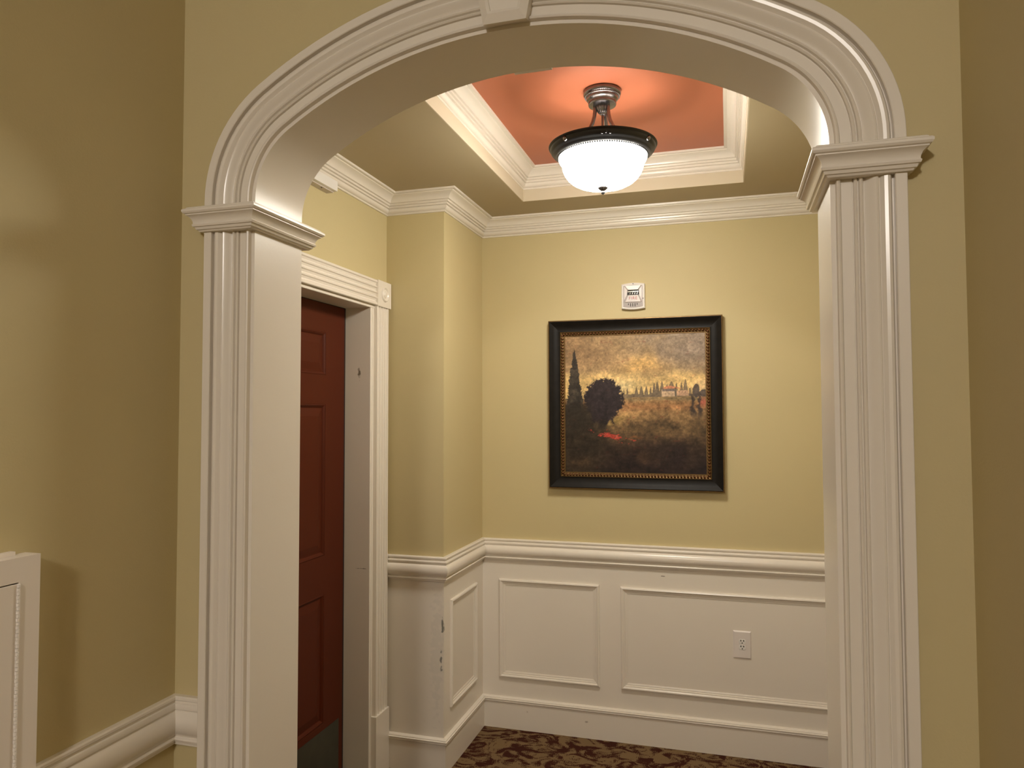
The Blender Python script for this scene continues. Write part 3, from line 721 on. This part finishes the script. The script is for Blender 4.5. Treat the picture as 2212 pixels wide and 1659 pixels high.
loft(bm, [ring_o(hw - .001, hh - .001, .006, YB), ring_o(hw, hh, .006, YB - .003), ring_o(hw, hh, .006, YB - .018), ring_o(hw - .003, hh - .003, .006, YB - .0215), ring_o(hw - .006, hh - .007, .005, YB - .0195), ring_o(hw - .010, hh - .011, .005, YB - .021)])
hs = fput(from_bm('housing', bm, M['plastic'], None, True, 35))
yf = YB - 0.021
bm = bmesh.new(); loft(bm, [ring_o(hw - .0085, hh - .0095, .005, YB - .018), ring_o(hw - .0085, hh - .0095, .005, YB - .0218), ring_o(hw - .0095, hh - .0105, .005, YB - .0222)])
from_bm('face_plate', bm, M['face_grey'], hs, True, 35)
yf = YB - 0.0222
def fpoly(name, pts, y0, y1, m, parent=hs, inset=0.0):
    bm = bmesh.new(); cx = sum(p[0] for p in pts)/len(pts); cz = sum(p[1] for p in pts)/len(pts)
    r2 = [(cx + (x - cx)*(1 - inset), cz + (z - cz)*(1 - inset)) for x, z in pts]
    loft(bm, [[(fxc + x, y0, fzc + z) for x, z in pts], [(fxc + x, y1, fzc + z) for x, z in r2]])
    return from_bm(name, bm, m, parent)
W_, H_ = 0.0955, 0.104
fpoly('lens_face', [(-.040, -.030), (.042, -.030), (.026, .006), (-.024, .006)], yf + .001, yf - .006, M['plastic_grey'], inset=.12)
fpoly('lens_hood', [(-.041, .050), (.041, .050), (.026, .028), (-.024, .028)], yf + .001, yf - .008, M['plastic'], inset=.10)
fpoly('lens_cheek', [(-.042, .046), (-.027, .027), (-.027, .006), (-.042, -.024)], yf + .001, yf - .004, M['plastic_grey'], inset=.1)
fpoly('lens_cheek', [(.042, .046), (.029, .027), (.029, .006), (.042, -.024)], yf + .001, yf - .004, M['plastic_grey'], inset=.1)
fpoly('strobe_window', [(-.027, .006), (.029, .006), (.027, .028), (-.025, .028)], yf + .001, yf - .003, M['socket_dark'])
fpoly('flash_tube', [(-.024, .0185), (.027, .0185), (.026, .0225), (-.023, .0225)], yf - .002, yf - .007, M['chrome'])
for k in range(4):
    x = -.016 + k*.011
    fpoly('reflector_facet', [(x, .008), (x + .0035, .008), (x + .006, .016), (x + .0035, .016)], yf - .002, yf - .005, M['chrome'])
for k in range(5):
    x = -.022 + k*.0103; lo = -.049 if 0 < k < 4 else -.042
    fpoly('sound_slot', [(x - .0016, lo), (x + .0016, lo), (x + .0016, -.034), (x - .0016, -.034)], yf + .001, yf - .0014, M['socket_dark'])
for x, z in ((.0, .0585), (.0465, -.012)):
    bm = bmesh.new(); bmesh.ops.create_cone(bm, cap_ends=True, segments=12, radius1=.0022, radius2=.0022, depth=.003, matrix=Matrix.Translation((fxc + x, YB - .021, fzc + z)) @ Matrix.Rotation(math.pi/2, 4, 'X'))
    from_bm('screw', bm, M['socket_dark'], hs)
def text(body, size, loc, mat_, parent, name, spacing=1.0, depth=0.0006):
    cu = bpy.data.curves.new(name, 'FONT'); cu.body = body; cu.size = size; cu.align_x = 'CENTER'; cu.align_y = 'CENTER'; cu.extrude = depth; cu.space_character = spacing
    tmp = bpy.data.objects.new('tmp', cu); C.objects.link(tmp)
    dg = bpy.context.evaluated_depsgraph_get(); me = bpy.data.meshes.new_from_object(tmp.evaluated_get(dg))
    C.objects.unlink(tmp); bpy.data.objects.remove(tmp)
    me.transform(Matrix.Translation(loc) @ Matrix.Rotation(math.pi/2, 4, 'X')); me.materials.clear()
    return link(name, me, mat_, parent)
text('FIRE', 0.0205, (fxc + .001, yf - .0064, fzc - .011), M['firered'], hs, 'fire_lettering', 1.12)

# ------------------------------------------------------------------ power outlet
OX0, OX1, OZ0, OZ1 = 0.0062, 0.0836, 0.4315, 0.5535
oxc, ozc = (OX0 + OX1)/2, (OZ0 + OZ1)/2
ou = empty('power_outlet', (oxc, YB, ozc)); tag(ou, 'white double power outlet plate inside the long wainscot panel', 'outlet')
def oput(o): o.parent = ou; o.matrix_parent_inverse = Matrix.Translation((-oxc, -YB, -ozc)); return o
bm = bmesh.new()
def rr(i, y): return [(OX0 + i, y, OZ0 + i), (OX1 - i, y, OZ0 + i), (OX1 - i, y, OZ1 - i), (OX0 + i, y, OZ1 - i)]
loft(bm, [rr(0, YB - .001), rr(0, YB - .0035), rr(.0045, YB - .0075), rr(.006, YB - .0078)])
pl = oput(from_bm('cover_plate', bm, M['plate'], None))
for dz in (.0125, -.0125):
    zc_ = ozc + dz + .002
    pts = []
    for i in range(28):
        a = 2*math.pi*i/28; pts.append((oxc + .0155*math.cos(a), max(-.0105, min(.0105, .0155*math.sin(a)))))
    bm = bmesh.new(); loft(bm, [[(x, YB - .007, zc_ + z) for x, z in pts], [(x, YB - .0090, zc_ + z) for x, z in pts], [(oxc + (x - oxc)*.94, YB - .0095, zc_ + z*.94) for x, z in pts]])
    rc = from_bm('receptacle', bm, M['plastic'], pl)
    for dx in (-.0058, .0062):
        box('slot', oxc + dx - .0018, oxc + dx + .0018, YB - .0099, YB - .0085, zc_ + .001, zc_ + .0085, M['socket_dark'], rc)
    bm = bmesh.new(); bmesh.ops.create_cone(bm, cap_ends=True, segments=14, radius1=.0025, radius2=.0025, depth=.0016, matrix=Matrix.Translation((oxc, YB - .0092, zc_ - .0056)) @ Matrix.Rotation(math.pi/2, 4, 'X'))
    from_bm('ground_hole', bm, M['socket_dark'], rc)
bm = bmesh.new(); bmesh.ops.create_uvsphere(bm, u_segments=12, v_segments=8, radius=.0022, matrix=Matrix.Translation((oxc, YB - .0075, ozc + .002))); from_bm('screw', bm, M['plastic'], pl, True)

# ------------------------------------------------------------------ white sensor box above the door
SY1 = 2.452
sb = empty('sensor_box', (XL, 2.36, 2.375)); tag(sb, 'small white plastic box fixed under the crown above the door', 'sensor')
bm = bmesh.new(); bbox(bm, XL, XL + 0.046, 2.24, SY1, 2.372, 2.4115, 0.005); bx_ = from_bm('cover', bm, M['plastic'], None, True, 40)
bx_.parent = sb; bx_.matrix_parent_inverse = Matrix.Translation((-XL, -2.36, -2.375))
bm = bmesh.new(); bbox(bm, XL, XL + 0.030, 2.245, SY1 - 0.004, 2.3685, 2.374, 0.001); b2 = from_bm('base', bm, M['plastic_grey'], None); b2.parent = sb; b2.matrix_parent_inverse = Matrix.Translation((-XL, -2.36, -2.375))
bm = bmesh.new(); bmesh.ops.create_cone(bm, cap_ends=True, segments=12, radius1=.003, radius2=.003, depth=.002, matrix=Matrix.Translation((XL + .022, 2.375, 2.3682))); b3 = from_bm('screw', bm, M['socket_dark'], bx_)

# ------------------------------------------------------------------ white cabinet on the hall wall
cb = empty('wall_cabinet', (XFL, 0.72, 0.62)); tag(cb, 'white painted wall cabinet with hinged door on the hall wall', 'cabinet')
def cput(o): o.parent = cb; o.matrix_parent_inverse = Matrix.Translation((-XFL, -0.72, -0.62)); return o
KX = XFL + 0.035; KY0, KY1, KZ0, KZ1 = 0.44, 0.9975, 0.62, 1.2903
HY, HZ = 0.9545, 1.2466                             # door edge at the hinge and its top
bm = bmesh.new()
bbox(bm, XFL, KX, HY + 0.003, KY1, KZ0, KZ1); bbox(bm, XFL, KX, KY0, KY0 + 0.045, KZ0, KZ1); bbox(bm, XFL, KX, KY0 + 0.045, HY + 0.003, HZ + 0.0025, KZ1); bbox(bm, XFL, KX, KY0 + 0.045, HY + 0.003, KZ0, KZ0 + 0.045)
bbox(bm, XFL, XFL + 0.01, KY0 + 0.045, HY + 0.003, KZ0 + 0.045, HZ + 0.003)
cput(from_bm('frame', bm, M['cab'], None))
cput(box('door', KX - 0.018, KX + 0.001, KY0 + 0.048, HY - 0.001, KZ0 + 0.048, HZ, M['cab'], None, 0.001))
cput(box('back_flange', XFL, XFL + 0.012, KY0, KY1 - 0.028, KZ1, KZ1 + 0.007, M['cab'], None, 0.001))
hg = cput(box('hinge', KX - 0.004, KX + 0.0012, HY - 0.002, HY + 0.005, KZ0 + 0.05, HZ, M['hinge']))
me_k = None; pitch = 0.00625; nk = int((HZ - KZ0 - 0.05)/pitch)
for i in range(nk):
    if me_k is None:
        bm = bmesh.new(); bmesh.ops.create_cone(bm, cap_ends=True, segments=10, radius1=.0026, radius2=.0026, depth=pitch*0.86)
        me_k = bpy.data.meshes.new('knuckle'); bm.to_mesh(me_k); bm.free(); me_k.materials.append(M['hinge'])
    k = bpy.data.objects.new('knuckle', me_k); C.objects.link(k); k.parent = hg
    k.location = (KX + 0.0018, HY + 0.0015 - (0.0008 if i % 2 else 0), HZ - (i + .5)*pitch)

# ------------------------------------------------------------------ keep children in place under moved empties
bpy.context.view_layer.update()
